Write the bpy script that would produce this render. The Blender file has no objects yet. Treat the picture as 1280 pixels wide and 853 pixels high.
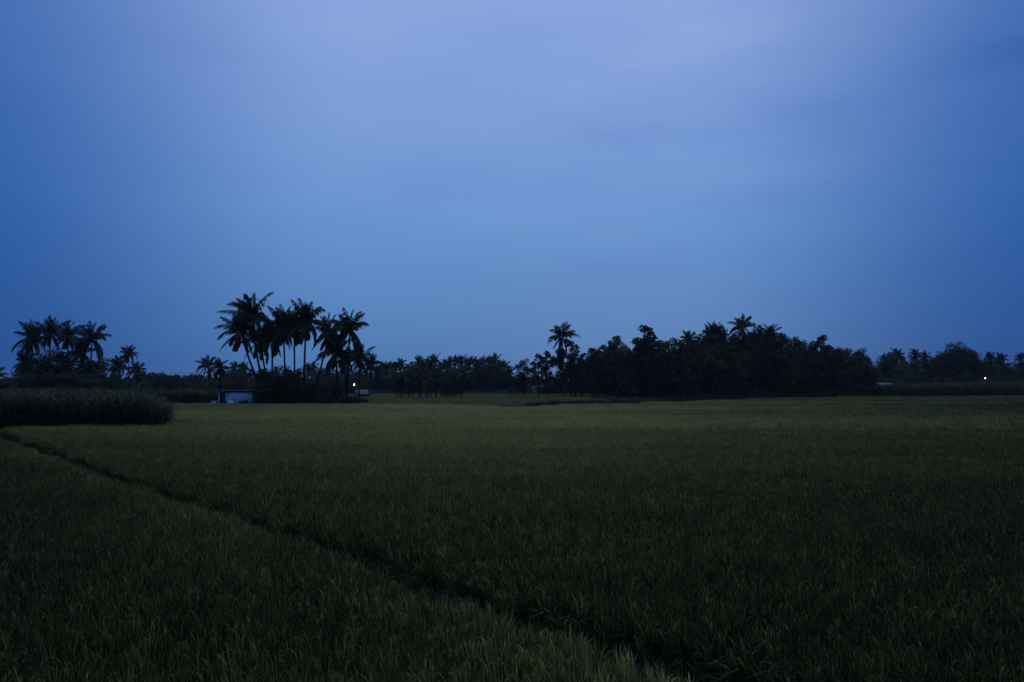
import bpy, math, random
import numpy as np

random.seed(11)
rng = np.random.default_rng(11)
PI = math.pi
scene = bpy.context.scene
COL = scene.collection

# ------------------------------------------------------------------ camera
F = 1032.0            # focal length in pixels of a 1280 wide frame
CX, CY, HZ = 640.0, 426.5, 479.0
CAM_Z = 3.0
PITCH = math.atan((HZ - CY) / F)
cam_d = bpy.data.cameras.new('camera')
cam = bpy.data.objects.new('camera', cam_d)
COL.objects.link(cam)
cam_d.sensor_fit = 'HORIZONTAL'
cam_d.sensor_width = 36.0
cam_d.lens = 36.0 * F / 1280.0
cam_d.clip_start, cam_d.clip_end = 0.1, 6000
cam.location = (0, 0, CAM_Z)
cam.rotation_euler = (PI / 2 + PITCH, 0, 0)
scene.camera = cam


def X_at(px, d):
    return (px - CX) / F * d


def Z_at(py, d):
    return CAM_Z + (HZ - py) / F * d


# ------------------------------------------------------------------ object helpers
def tag(o, label=None, cat=None, group=None, kind=None):
    if label: o['label'] = label
    if cat: o['category'] = cat
    if group: o['group'] = group
    if kind: o['kind'] = kind
    return o


def thing(name, label, cat, loc=(0, 0, 0), rz=0.0, group=None):
    o = bpy.data.objects.new(name, None)
    COL.objects.link(o)
    o.location = loc
    o.rotation_euler = (0, 0, rz)
    o.empty_display_size = 0.3
    return tag(o, label, cat, group)


def link(name, me, mat=None, parent=None, loc=(0, 0, 0), rot=(0, 0, 0), scale=(1, 1, 1)):
    o = bpy.data.objects.new(name, me)
    COL.objects.link(o)
    if mat and not me.materials: me.materials.append(mat)
    if parent: o.parent = parent
    o.location, o.rotation_euler, o.scale = loc, rot, scale
    return o


class MB:
    """collects polygons (with a tint value each) into one mesh"""
    def __init__(s):
        s.v, s.f, s.t, s.n = [], [], [], 0

    def add(s, verts, faces, tint=0.5):
        verts = np.asarray(verts, float)
        s.v.append(verts)
        for f in faces:
            s.f.append(tuple(i + s.n for i in f))
            s.t.append(tint)
        s.n += len(verts)

    def strip(s, pts, wid, side, tint=0.5):
        """a tapering ribbon along pts; ends in a point"""
        pts = np.asarray(pts, float)
        n = len(pts)
        L = pts - side * np.asarray(wid)[:, None] * 0.5
        R = pts + side * np.asarray(wid)[:, None] * 0.5
        vs = [pts[-1]]
        fs = []
        for i in range(n - 1):
            vs += [L[i], R[i]]
        for i in range(n - 2):
            a = 1 + 2 * i
            fs.append((a, a + 1, a + 3, a + 2))
        fs.append((1 + 2 * (n - 2), 2 + 2 * (n - 2), 0))
        s.add(vs, fs, tint)

    def quads(s, C, U, V, tints):
        """leaf shaped quads: centre C, half long axis U, half short axis V"""
        n = len(C)
        vs = np.empty((n, 4, 3))
        vs[:, 0], vs[:, 1], vs[:, 2], vs[:, 3] = C - U, C + V - U * .1, C + U, C - V - U * .1
        b = s.n
        s.v.append(vs.reshape(-1, 3))
        for i in range(n):
            k = b + 4 * i
            s.f.append((k, k + 1, k + 2, k + 3))
        s.t += list(tints)
        s.n += 4 * n

    def tube(s, pts, rad, sides=7, tint=0.5, cap=True):
        pts = np.asarray(pts, float)
        n = len(pts)
        vs, fs = [], []
        for i in range(n):
            d = pts[min(i + 1, n - 1)] - pts[max(i - 1, 0)]
            d = d / (np.linalg.norm(d) + 1e-9)
            a = np.cross(d, (0.0, 1.0, 0.0)) if abs(d[1]) < .9 else np.cross(d, (1.0, 0, 0))
            a /= np.linalg.norm(a)
            b = np.cross(d, a)
            for k in range(sides):
                t = 2 * PI * k / sides
                vs.append(pts[i] + rad[i] * (a * math.cos(t) + b * math.sin(t)))
        for i in range(n - 1):
            for k in range(sides):
                k2 = (k + 1) % sides
                fs.append((i * sides + k, i * sides + k2, (i + 1) * sides + k2, (i + 1) * sides + k))
        if cap:
            fs.append(tuple(range(sides))[::-1])
            fs.append(tuple((n - 1) * sides + k for k in range(sides)))
        s.add(vs, fs, tint)

    def box(s, x0, x1, y0, y1, z0, z1, tint=0.5):
        v = [(x, y, z) for z in (z0, z1) for (x, y) in ((x0, y0), (x1, y0), (x1, y1), (x0, y1))]
        s.add(v, [(3, 2, 1, 0), (4, 5, 6, 7), (0, 1, 5, 4), (1, 2, 6, 5), (2, 3, 7, 6), (3, 0, 4, 7)], tint)

    def mesh(s, name, mat=None, smooth=False):
        me = bpy.data.meshes.new(name)
        V = np.concatenate(s.v) if s.v else np.zeros((0, 3))
        me.vertices.add(len(V))
        me.vertices.foreach_set('co', V.astype(np.float32).ravel())
        cnt = np.array([len(f) for f in s.f], np.int32)
        start = np.concatenate(([0], np.cumsum(cnt)[:-1])).astype(np.int32)
        idx = np.fromiter((i for f in s.f for i in f), np.int32)
        me.loops.add(len(idx))
        me.loops.foreach_set('vertex_index', idx)
        me.polygons.add(len(cnt))
        me.polygons.foreach_set('loop_start', start)
        me.polygons.foreach_set('loop_total', cnt)
        if smooth:
            me.polygons.foreach_set('use_smooth', np.ones(len(cnt), bool))
        a = me.attributes.new('tint', 'FLOAT', 'FACE')
        a.data.foreach_set('value', np.array(s.t, np.float32))
        me.update(calc_edges=True)
        me.validate()
        if mat: me.materials.append(mat)
        return me


# ------------------------------------------------------------------ materials
def new_mat(name):
    m = bpy.data.materials.new(name)
    m.use_nodes = True
    nt = m.node_tree
    nt.nodes.clear()
    return m, nt, nt.nodes, nt.links


def ramp(nodes, stops):
    r = nodes.new('ShaderNodeValToRGB')
    e = r.color_ramp.elements
    e[0].position, e[0].color = stops[0][0], (*stops[0][1], 1)
    e[1].position, e[1].color = stops[-1][0], (*stops[-1][1], 1)
    for p, c in stops[1:-1]:
        k = e.new(p)
        k.color = (*c, 1)
    return r


def math_node(nodes, links, op, a, b=None):
    n = nodes.new('ShaderNodeMath')
    n.operation = op
    for i, x in enumerate((a, b)):
        if x is None: continue
        if isinstance(x, (int, float)): n.inputs[i].default_value = x
        else: links.new(x, n.inputs[i])
    return n.outputs[0]


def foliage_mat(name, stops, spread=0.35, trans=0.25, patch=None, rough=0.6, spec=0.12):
    """leaf material: tint per leaf + a bit per plant; patch = name of the per instance ripeness and shade value"""
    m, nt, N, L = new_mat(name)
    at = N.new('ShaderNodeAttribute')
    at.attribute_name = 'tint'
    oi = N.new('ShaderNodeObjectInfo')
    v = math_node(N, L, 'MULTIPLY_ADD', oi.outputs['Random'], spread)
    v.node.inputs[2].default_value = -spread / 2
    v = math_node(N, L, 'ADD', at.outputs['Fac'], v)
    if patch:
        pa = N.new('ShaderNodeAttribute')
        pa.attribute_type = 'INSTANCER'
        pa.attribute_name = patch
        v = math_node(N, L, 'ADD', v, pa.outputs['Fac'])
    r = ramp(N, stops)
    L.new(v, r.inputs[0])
    p = N.new('ShaderNodeBsdfPrincipled')
    p.inputs['Roughness'].default_value = rough
    p.inputs['Specular IOR Level'].default_value = spec
    L.new(r.outputs[0], p.inputs['Base Color'])
    t = N.new('ShaderNodeBsdfTranslucent')
    L.new(r.outputs[0], t.inputs['Color'])
    mx = N.new('ShaderNodeMixShader')
    mx.inputs[0].default_value = trans
    L.new(p.outputs[0], mx.inputs[1])
    L.new(t.outputs[0], mx.inputs[2])
    o = N.new('ShaderNodeOutputMaterial')
    L.new(mx.outputs[0], o.inputs['Surface'])
    return m


def rough_mat(name, c1, c2, scale=3.0, rough=0.85, bump=0.3, detail=6.0, stretch=(1, 1, 1), spec=0.2, c3=None):
    m, nt, N, L = new_mat(name)
    tc = N.new('ShaderNodeTexCoord')
    mp = N.new('ShaderNodeMapping')
    mp.inputs['Scale'].default_value = stretch
    L.new(tc.outputs['Object'], mp.inputs['Vector'])
    nz = N.new('ShaderNodeTexNoise')
    nz.inputs['Scale'].default_value = scale
    nz.inputs['Detail'].default_value = detail
    nz.inputs['Roughness'].default_value = 0.62
    L.new(mp.outputs[0], nz.inputs['Vector'])
    r = ramp(N, [(0.32, c1), (0.68, c2)] if c3 is None else [(0.3, c1), (0.52, c2), (0.7, c3)])
    L.new(nz.outputs['Fac'], r.inputs[0])
    p = N.new('ShaderNodeBsdfPrincipled')
    p.inputs['Roughness'].default_value = rough
    p.inputs['Specular IOR Level'].default_value = spec
    L.new(r.outputs[0], p.inputs['Base Color'])
    b = N.new('ShaderNodeBump')
    b.inputs['Strength'].default_value = bump
    b.inputs['Distance'].default_value = 0.05
    L.new(nz.outputs['Fac'], b.inputs['Height'])
    L.new(b.outputs[0], p.inputs['Normal'])
    o = N.new('ShaderNodeOutputMaterial')
    L.new(p.outputs[0], o.inputs['Surface'])
    return m


def emit_mat(name, col, strength):
    m, nt, N, L = new_mat(name)
    e = N.new('ShaderNodeEmission')
    e.inputs[0].default_value = (*col, 1)
    e.inputs[1].default_value = strength
    o = N.new('ShaderNodeOutputMaterial')
    L.new(e.outputs[0], o.inputs['Surface'])
    return m


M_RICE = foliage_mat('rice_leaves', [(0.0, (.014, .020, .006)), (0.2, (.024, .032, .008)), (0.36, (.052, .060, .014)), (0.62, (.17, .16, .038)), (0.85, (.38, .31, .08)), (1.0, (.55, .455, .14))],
                     spread=.16, trans=.2, patch='ripe_shade')
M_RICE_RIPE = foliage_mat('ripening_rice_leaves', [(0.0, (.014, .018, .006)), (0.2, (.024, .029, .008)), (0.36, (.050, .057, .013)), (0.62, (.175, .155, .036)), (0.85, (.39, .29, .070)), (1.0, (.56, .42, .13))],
                          spread=.16, trans=.2, patch='ripe_shade')
M_CANE = foliage_mat('cane_leaves', [(0, (.012, .02, .007)), (.5, (.030, .045, .012)), (1, (.08, .085, .024))], spread=.35, trans=.2, patch='ripe_shade')
M_PALM = foliage_mat('palm_fronds', [(0, (.008, .013, .005)), (.5, (.015, .022, .007)), (.85, (.03, .036, .011)), (1, (.06, .042, .018))], spread=.2, trans=.18)
M_LEAF = foliage_mat('tree_leaves', [(0, (.004, .008, .003)), (.5, (.014, .023, .007)), (.8, (.046, .07, .02)), (1, (.095, .115, .03))], spread=.55, trans=.2)
M_SHRUB = foliage_mat('shrub_leaves', [(0, (.006, .011, .004)), (.5, (.018, .03, .009)), (1, (.05, .065, .02))], spread=.4, trans=.2)
M_GRASS = foliage_mat('grass_blades', [(0, (.05, .06, .016)), (.5, (.13, .135, .035)), (1, (.27, .24, .07))], spread=.4, trans=.2)
M_WEED = foliage_mat('weed_leaves', [(0, (.008, .015, .005)), (.5, (.018, .028, .009)), (1, (.04, .05, .016))], spread=.4, trans=.2)
M_BARK = rough_mat('grey_bark', (.014, .012, .010), (.04, .034, .028), 4, .9, .6, stretch=(3, 3, .6))
M_PALMBARK = rough_mat('palm_bark', (.010, .008, .006), (.026, .021, .015), 5, .9, .6, stretch=(1, 1, 5))
M_MUD = rough_mat('wet_mud', (.007, .009, .006), (.022, .021, .013), 2.2, .9, .7, spec=.02)
M_GROUND = rough_mat('field_soil', (.02, .024, .010), (.036, .038, .016), .35, 1.0, .3, detail=9, c3=(.055, .05, .022), spec=0.0)
M_WALL = rough_mat('whitewash', (.22, .29, .35), (.46, .57, .67), 1.4, .85, .2, detail=10, c3=(.56, .68, .78))
M_CONC = rough_mat('grey_concrete', (.10, .10, .10), (.20, .195, .19), 2.5, .9, .3)
M_DARKWOOD = rough_mat('dark_wood', (.02, .016, .012), (.05, .04, .03), 3, .8, .3, stretch=(4, 4, .5))
M_TILE = rough_mat('weathered_roof', (.05, .045, .04), (.13, .11, .10), 3, .85, .4)
M_TEAL = rough_mat('teal_sheet', (.05, .14, .16), (.09, .2, .22), 1.4, .55, .2)
M_METAL = rough_mat('grey_metal', (.12, .12, .12), (.22, .22, .22), 6, .5, .1, spec=.5)
M_DARK = rough_mat('dark_opening', (.01, .01, .01), (.02, .02, .02), 3, .9, .1)
M_BULB = emit_mat('lit_bulb', (1.0, .95, .90), 8.0)
M_BULB.cycles.emission_sampling = 'NONE'

# ------------------------------------------------------------------ geometry node scatter
def scatter(name, pts, rots, scales, variants, ripe_shade=None, label=None, cat=None):
    """ONE object (kind stuff) that instances a random variant mesh at every point"""
    me = bpy.data.meshes.new(name)
    n = len(pts)
    me.vertices.add(n)
    me.vertices.foreach_set('co', np.asarray(pts, np.float32).ravel())
    def attr(nm, ty, arr, key):
        a = me.attributes.new(nm, ty, 'POINT')
        a.data.foreach_set(key, np.asarray(arr, np.float32).ravel())
    attr('rot', 'FLOAT_VECTOR', rots, 'vector')
    attr('scl', 'FLOAT_VECTOR', scales, 'vector')
    attr('ripe_shade', 'FLOAT', np.zeros(n) if ripe_shade is None else ripe_shade, 'value')
    a = me.attributes.new('pick', 'INT', 'POINT')
    a.data.foreach_set('value', rng.integers(0, len(variants), n).astype(np.int32))
    o = bpy.data.objects.new(name, me)
    COL.objects.link(o)
    tag(o, label, cat, kind='stuff')
    ng = bpy.data.node_groups.new(name + '_scatter', 'GeometryNodeTree')
    ng.interface.new_socket('Geometry', in_out='INPUT', socket_type='NodeSocketGeometry')
    ng.interface.new_socket('Geometry', in_out='OUTPUT', socket_type='NodeSocketGeometry')
    N, L = ng.nodes, ng.links
    gi, go = N.new('NodeGroupInput'), N.new('NodeGroupOutput')
    src = bpy.data.collections.new(name + '_variants')
    for k, vm in enumerate(variants):
        src.objects.link(bpy.data.objects.new('%s_variant_%02d' % (name, k), vm))
    ci = N.new('GeometryNodeCollectionInfo')
    ci.inputs['Collection'].default_value = src
    ci.inputs['Separate Children'].default_value = True
    ci.inputs['Reset Children'].default_value = True
    iop = N.new('GeometryNodeInstanceOnPoints')
    L.new(gi.outputs[0], iop.inputs['Points'])
    L.new(ci.outputs[0], iop.inputs['Instance'])
    iop.inputs['Pick Instance'].default_value = True
    def named(nm, ty):
        q = N.new('GeometryNodeInputNamedAttribute')
        q.data_type = ty
        q.inputs['Name'].default_value = nm
        return q.outputs['Attribute']
    L.new(named('pick', 'INT'), iop.inputs['Instance Index'])
    e2r = N.new('FunctionNodeEulerToRotation')
    L.new(named('rot', 'FLOAT_VECTOR'), e2r.inputs[0])
    L.new(e2r.outputs[0], iop.inputs['Rotation'])
    L.new(named('scl', 'FLOAT_VECTOR'), iop.inputs['Scale'])
    L.new(iop.outputs[0], go.inputs[0])
    md = o.modifiers.new('scatter', 'NODES')
    md.node_group = ng
    return o


def wave(x, y, seed, fx, fy):
    """smooth pseudo noise about -1..1"""
    r = np.random.default_rng(seed)
    s = np.zeros_like(x)
    for k in range(7):
        f = 1.75 ** k * .6
        a, b, p = r.normal(), r.normal(), r.uniform(0, 2 * PI)
        s += np.sin((a * x * fx + b * y * fy) * f + p) / (1 + .5 * k)
    return s / 2.6


# ------------------------------------------------------------------ setting: ground, bund
# gap between the two near paddies (edges of the standing rice, in metres)
GAP_L = [(3.65, 4.2), (2.33, 5.8), (1.61, 6.75), (1.03, 7.55), (.22, 8.6), (-1.16, 10.3), (-2.54, 12.1), (-5.08, 15.2), (-8.95, 19.8), (-13.2, 25.0), (-20.4, 34.0), (-30, 46.5), (-37, 55)]
GAP_Y = np.array([p[1] for p in GAP_L])
GAP_X = np.array([p[0] for p in GAP_L])


def gap_left(y):
    return np.interp(y, GAP_Y, GAP_X) + .06 * np.sin(y * 1.7) + .04 * np.sin(y * 4.1 + 1)


def gap_width(y):      # measured along x
    return np.interp(y, [4, 7, 9, 13, 20, 36, 60], [1.1, 1.06, 1.02, .92, .98, 1.3, 1.4]) + .09 * np.sin(y * 2.3 + 2) + .07 * np.sin(y * 5.7) + .05 * np.sin(y * 11.3)


def far_edge(x):       # far side of the big paddy
    return np.interp(x, [-70, -40, -22, -8, 0, 12, 25, 38, 52, 102, 130], [102, 102, 101, 99, 90, 103, 117, 134, 150, 163, 167])


gm = MB()
xs = np.concatenate((np.linspace(-2600, -120, 7), np.linspace(-100, 100, 41), np.linspace(120, 2600, 7)))
ys = np.concatenate((np.linspace(-300, 0, 4), np.linspace(4, 300, 60), np.linspace(340, 3600, 9)))
gv = []
for y in ys:
    for x in xs:
        z = .05 * math.sin(x * .11 + 1) * math.sin(y * .09)
        if abs(y) < 3 or y <= 0: z = 1.2 if y > -30 else .6       # the raised road verge the picture was taken from
        gv.append((x, y, z * (1 if 0 < y < 90 else .6)))
nx = len(xs)
gm.add(gv, [(j * nx + i, j * nx + i + 1, (j + 1) * nx + i + 1, (j + 1) * nx + i) for j in range(len(ys) - 1) for i in range(nx - 1)])
g = link('ground', gm.mesh('ground', smooth=True), M_GROUND)
tag(g, 'flat dark soil under and beyond the paddy fields', 'ground', kind='structure')

# wet mud bed of the paddies
pm = MB()
pv = []
py_ = np.linspace(4.2, 120, 80)
px_ = np.linspace(-75, 75, 70)
for y in py_:
    for x in px_:
        pv.append((x, y, .10 + .02 * math.sin(x * 1.3 + y) * math.sin(y * 1.1)))
nx = len(px_)
pm.add(pv, [(j * nx + i, j * nx + i + 1, (j + 1) * nx + i + 1, (j + 1) * nx + i) for j in range(len(py_) - 1) for i in range(nx - 1)])
tag(link('paddy_mud', pm.mesh('paddy_mud', smooth=True), M_MUD), 'wet dark mud bed the rice stands in', 'mud', kind='structure')

# low earth bund in the gap
bm_ = MB()
yy = np.concatenate((np.linspace(4.3, 14, 70), np.linspace(14.3, 54, 90)))
prof = [(-.1, .08), (.12, .16), (.32, .24), (.5, .26), (.7, .22), (.9, .15), (1.1, .08)]
bv = []
for y in yy:
    l, w = float(gap_left(y)), float(gap_width(y))
    for (u, z) in prof:
        bv.append((l + u * w, y, z + .018 * math.sin(y * 9 + u * 7) + .012 * math.sin(y * 23 + u * 17)))
k = len(prof)
bm_.add(bv, [(j * k + i, j * k + i + 1, (j + 1) * k + i + 1, (j + 1) * k + i) for j in range(len(yy) - 1) for i in range(k - 1)])
tag(link('earth_path', bm_.mesh('earth_path', smooth=True), M_MUD), 'narrow muddy bund cutting diagonally between two rice paddies', 'path', kind='structure')

# ------------------------------------------------------------------ rice
def unit(a):
    return a / (np.linalg.norm(a) + 1e-9)


def rice_blade(mb, base, az, lean, length, width, tint, bend, segs=3):
    d = np.array([math.cos(az), math.sin(az), 0])
    side = np.array([-math.sin(az), math.cos(az), 0])
    tw = random.uniform(-.9, .9)
    side = unit(side * math.cos(tw) + d * math.sin(tw))
    pts, p, a = [np.array(base, float)], np.array(base, float), lean
    for i in range(segs):
        st = length / segs
        p = p + st * (d * math.sin(a) + np.array([0, 0, 1]) * math.cos(a))
        pts.append(p.copy())
        a += bend / segs * (1 + i)
    w = [width * q for q in np.linspace(.8, 1.0, segs)] + [0]
    mb.strip(pts, w, side, tint)


def rice_hill(nleaf=15, nflag=16, npan=9, r=.045):
    mb = MB()
    for i in range(nleaf):      # tillers and long leaves
        az = random.uniform(0, 2 * PI)
        rr = r * math.sqrt(random.random())
        rice_blade(mb, (rr * math.cos(az), rr * math.sin(az), 0), az + random.gauss(0, .5), abs(random.gauss(.05, .08)), random.uniform(.34, .50),
                   random.uniform(.006, .009), min(1, max(0, random.gauss(.27, .14))), random.uniform(0, .3) if i % 7 else random.uniform(.5, 1.2), 3)
    for i in range(nflag):      # short flag leaves at the top of the stand
        az = random.uniform(0, 2 * PI)
        rr = r * 1.7 * math.sqrt(random.random())
        rice_blade(mb, (rr * math.cos(az), rr * math.sin(az), random.uniform(.24, .40)), az + random.gauss(0, .6), abs(random.gauss(.12, .16)), random.uniform(.10, .20),
                   random.uniform(.006, .0095), min(1, max(0, random.gauss(.38, .17))), random.uniform(0, .5), 2)
    for i in range(npan):       # ears, nodding
        az = random.uniform(0, 2 * PI)
        rr = r * 1.6 * random.random()
        rice_blade(mb, (rr * math.cos(az), rr * math.sin(az), random.uniform(.26, .36)), az, random.uniform(.02, .3), random.uniform(.13, .21),
                   random.uniform(.007, .011), min(1, max(.3, random.gauss(.60, .13))), random.uniform(.3, 1.3), 3)
    return mb.mesh('rice_hill', M_RICE)


def rice_patch(size=1.5, sp=.2, wmul=2.2):
    mb = MB()
    n = int(size / sp)
    for i in range(n):
        for j in range(n):
            x, y = (i + .5) * sp - size / 2 + random.uniform(-.1, .1), (j + .5) * sp - size / 2 + random.uniform(-.1, .1)
            for k in range(9):
                az = random.uniform(0, 2 * PI)
                pan = k > 5
                L = random.uniform(.36, .55)
                rice_blade(mb, (x + random.uniform(-.1, .1), y + random.uniform(-.1, .1), 0), az, abs(random.gauss(.06, .12)), L, random.uniform(.009, .014) * wmul,
                           min(1, max(.4, random.gauss(.72, .14))) if pan else min(1, max(0, random.gauss(.33, .16))), random.uniform(.5, 1.3) if pan else random.uniform(.05, .7), 2)
    return mb.mesh('rice_patch', M_RICE)


def tuft(n=26, h=(.12, .3), w=.012, r=.12, bend=(.2, 1.3), mat=None, lean=.3, tint=(.45, .22)):
    mb = MB()
    for i in range(n):
        az = random.uniform(0, 2 * PI)
        rr = r * math.sqrt(random.random())
        rice_blade(mb, (rr * math.cos(az * 3), rr * math.sin(az * 3), 0), az, abs(random.gauss(0, lean)), random.uniform(*h), w * random.uniform(.7, 1.3),
                   min(1, max(0, random.gauss(*tint))), random.uniform(*bend), 3)
    return mb.mesh('tuft', mat)


# long leaves that flop into the gap
FLOP = [tuft(10, (.40, .64), .011, .07, (.8, 1.9), M_RICE, .25, (.34, .14)) for _ in range(6)]
HILLS = [rice_hill() for _ in range(10)]
HILLS_RIPE = []
for q in HILLS:
    q = q.copy()
    q.materials[0] = M_RICE_RIPE
    HILLS_RIPE.append(q)
PATCHES = [rice_patch() for _ in range(8)]
NEAR = 46.0
sp = .132
gx, gy = np.meshgrid(np.arange(-36, 36, sp), np.arange(4.6, NEAR, sp))
gx, gy = gx.ravel(), gy.ravel()
keep = (np.abs(gx) < gy * .66 + 2.2) & (rng.random(len(gx)) < np.clip((46 - gy) / 14, 0, 1) ** .6)
gx, gy = gx[keep], gy[keep]
gx = gx + rng.normal(0, .032, len(gx))
gy = gy + rng.normal(0, .032, len(gy))
gl, gw = gap_left(gy), gap_width(gy)
left = gx < gl
right = gx > gl + gw
cane_x0 = -20.3


def tilt_euler(tx, ty, spin):
    """euler angles of: spin about z first, then tilt the top towards (tx, ty)"""
    ca, sa, cb, sb, cs_, ss = np.cos(-ty), np.sin(-ty), np.cos(tx), np.sin(tx), np.cos(spin), np.sin(spin)
    r00, r10, r20 = cb * cs_ + sb * sa * ss, ca * ss, -sb * cs_ + cb * sa * ss
    r21, r22 = sb * ss + cb * sa * cs_, cb * ca
    return np.stack((np.arctan2(r21, r22), -np.arcsin(np.clip(r20, -1, 1)), np.arctan2(r10, r00)), 1)


def rice_field(mask, name, label, ripe_shade0, edge_tilt):
    x, y = gx[mask], gy[mask]
    n = len(x)
    h = 1 + .08 * wave(x, y, 3, .5, .35) + .07 * wave(x, y, 4, 2.0, 1.5) + rng.normal(0, .07, n)
    h *= np.where(rng.random(n) < .015, .6, 1)
    d_edge = np.abs(np.where(x < gap_left(y), x - gap_left(y), x - gap_left(y) - gap_width(y)))
    lean = edge_tilt * np.clip(1 - d_edge / .3, 0, 1) * rng.uniform(.1, .6, n)      # the outer rows lean into the gap
    tx = rng.normal(-.09, .07, n) + .79 * lean          # the evening wind leans the crop to the left
    ty = rng.normal(0, .07, n) + .62 * lean
    rot = tilt_euler(tx, ty, rng.uniform(-PI, PI, n))
    z = .09 + np.zeros(n)
    s = rng.uniform(.9, 1.15, n)
    ripe_shade = ripe_shade0(x, y) + rng.normal(0, .07, n)
    return x, y, z, rot, np.stack((s, s, h), 1), ripe_shade


def FIELD_FALLOFF(x, y):       # lens falloff put into the rice tint: paler middle and back, darker greener sides
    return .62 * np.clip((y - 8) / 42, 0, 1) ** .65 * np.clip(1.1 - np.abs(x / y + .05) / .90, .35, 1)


def ripe_shade_left(x, y):  # patchy ripeness and straw ears, plus part of the painted falloff
    return -.22 + .11 * wave(x, y, 8, .30, .22) + .32 * np.clip((11.5 - y) / 4.5, 0, 1) * np.clip(.8 + x / 9, .35, 1) + .16 * np.exp(-np.abs(x - gap_left(y)) / 1.4) + FIELD_FALLOFF(x, y) * .6


def ripe_shade_right(x, y):  # patchy ripeness plus the painted falloff
    return -.17 + .09 * wave(x, y, 9, .22, .20) + .07 * wave(x, y, 10, .05, .30) + FIELD_FALLOFF(x, y)


x, y, z, rot, scl, ripe_shade = rice_field(left, 'rice', '', ripe_shade_left, .15)
scatter('rice_crop', np.stack((x, y, z), 1), rot, scl, HILLS_RIPE, ripe_shade,
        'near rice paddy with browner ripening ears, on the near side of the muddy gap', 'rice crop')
x, y, z, rot, scl, ripe_shade = rice_field(right, 'rice', '', ripe_shade_right, -.55)
# the far part of the same paddy: coarser clumps
ps = 1.1
fx, fy = np.meshgrid(np.arange(-100, 116, ps), np.arange(31, 172, ps))
fx, fy = fx.ravel() + rng.normal(0, .22, fx.size), fy.ravel() + rng.normal(0, .22, fx.size)
edge = far_edge(fx)
keep = (np.abs(fx) < fy * .68 + 6) & (fy < edge - .8) & (rng.random(len(fx)) < np.clip((fy - 31) / 12, 0, 1) ** .6)
keep &= ~((fx < -.418 * fy + .4) & (fy > 49.3) & (fy < 77))                      # the tall cane stands here
keep &= ~((fy > 57.0) & (fy < 58.9 + .5 * np.sin(fx * .3)) & (fx < -14.5))      # short cross bund beside the cane
gl2 = np.interp(fy, GAP_Y, GAP_X)
keep &= ~((fx > gl2 - .75) & (fx < gl2 + 2.1) & (fy < 56))
fx, fy = fx[keep], fy[keep]
n = len(fx)
hh = 1 + .20 * wave(fx, fy, 21, .04, .19) + .06 * wave(fx, fy, 22, .3, .5) + rng.normal(0, .05, n)
hh *= np.where(wave(fx, fy + .03 * fx, 25, .012, .55) > .62, .72, 1)
fr = np.stack((rng.normal(0, .03, n), rng.normal(0, .03, n), rng.uniform(-PI, PI, n)), 1)
s = rng.uniform(.95, 1.15, n)
fripe_shade = -.09 + FIELD_FALLOFF(fx, fy) + .27 * wave(fx, fy, 23, .022, .22) + .05 * wave(fx, fy, 24, .2, .3) + rng.normal(0, .03, n)  # ripeness streaks on top of the painted falloff
nearn = len(x)
# two scatters' points in one object: hills first (variants 0-9), then patches (variants 10-17)
nf_ = 420
ly = 4.7 + 36 * rng.random(nf_) ** 1.5
lx = gap_left(ly) + gap_width(ly) * rng.normal(1.06, .05, nf_)
ls = rng.uniform(.7, 1.15, nf_)
pts = np.concatenate((np.stack((lx, ly, np.full(nf_, .1)), 1), np.stack((x, y, z), 1), np.stack((fx, fy, np.full(n, .09)), 1)))
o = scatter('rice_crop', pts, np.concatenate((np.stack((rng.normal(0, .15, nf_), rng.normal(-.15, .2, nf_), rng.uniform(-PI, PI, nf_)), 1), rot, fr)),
            np.concatenate((np.stack((ls, ls, ls), 1), scl, np.stack((s, s, hh), 1))), HILLS + PATCHES + FLOP, np.concatenate((rng.normal(-.17, .10, nf_), ripe_shade, fripe_shade)),
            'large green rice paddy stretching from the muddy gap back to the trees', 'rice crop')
pick = np.concatenate((rng.integers(len(HILLS) + len(PATCHES), len(HILLS) + len(PATCHES) + len(FLOP), nf_), rng.integers(0, len(HILLS), nearn), rng.integers(len(HILLS), len(HILLS) + len(PATCHES), n))).astype(np.int32)
o.data.attributes['pick'].data.foreach_set('value', pick)

# ------------------------------------------------------------------ grass tufts and weeds
SHORT = [tuft(24, (.06, .2), .012, .14, mat=M_WEED) for _ in range(5)]
ny = 2600
y = 4.4 + 44 * rng.random(ny) ** 1.6
l, w = gap_left(y), gap_width(y)
x = l + w * rng.uniform(.0, 1.0, ny)
z = .1 + .12 * np.sin(np.clip((x - l) / w, 0, 1) * PI)
s = rng.uniform(.5, 1.3, ny)
scatter('path_grass', np.stack((x, y, z), 1), np.stack((rng.normal(0, .1, ny), rng.normal(0, .1, ny), rng.uniform(-PI, PI, ny)), 1), np.stack((s, s, s), 1), SHORT,
        label='short dark green grass growing along the muddy gap', cat='grass')

TUFTS = [tuft(60, (.25, .6), .03, .5, (.2, 1.1), M_GRASS, .15, (.72, .2)) for _ in range(5)]
nt_ = 22000
x = rng.uniform(-60, 75, nt_)
y = far_edge(x) + 1.0 + rng.random(nt_) ** 1.2 * np.where(x < 20, 95, 30)
k_ = (np.abs(x) < y * .68)
x, y = x[k_], y[k_]
s = rng.uniform(.7, 1.25, len(x))
scatter('wild_grass', np.stack((x, y, np.zeros(len(x))), 1), np.stack((np.zeros(len(x)), np.zeros(len(x)), rng.uniform(-PI, PI, len(x))), 1), np.stack((s, s, s), 1), TUFTS,
        label='pale dry grass strip beyond the paddy under the slim trunks', cat='grass')


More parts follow.
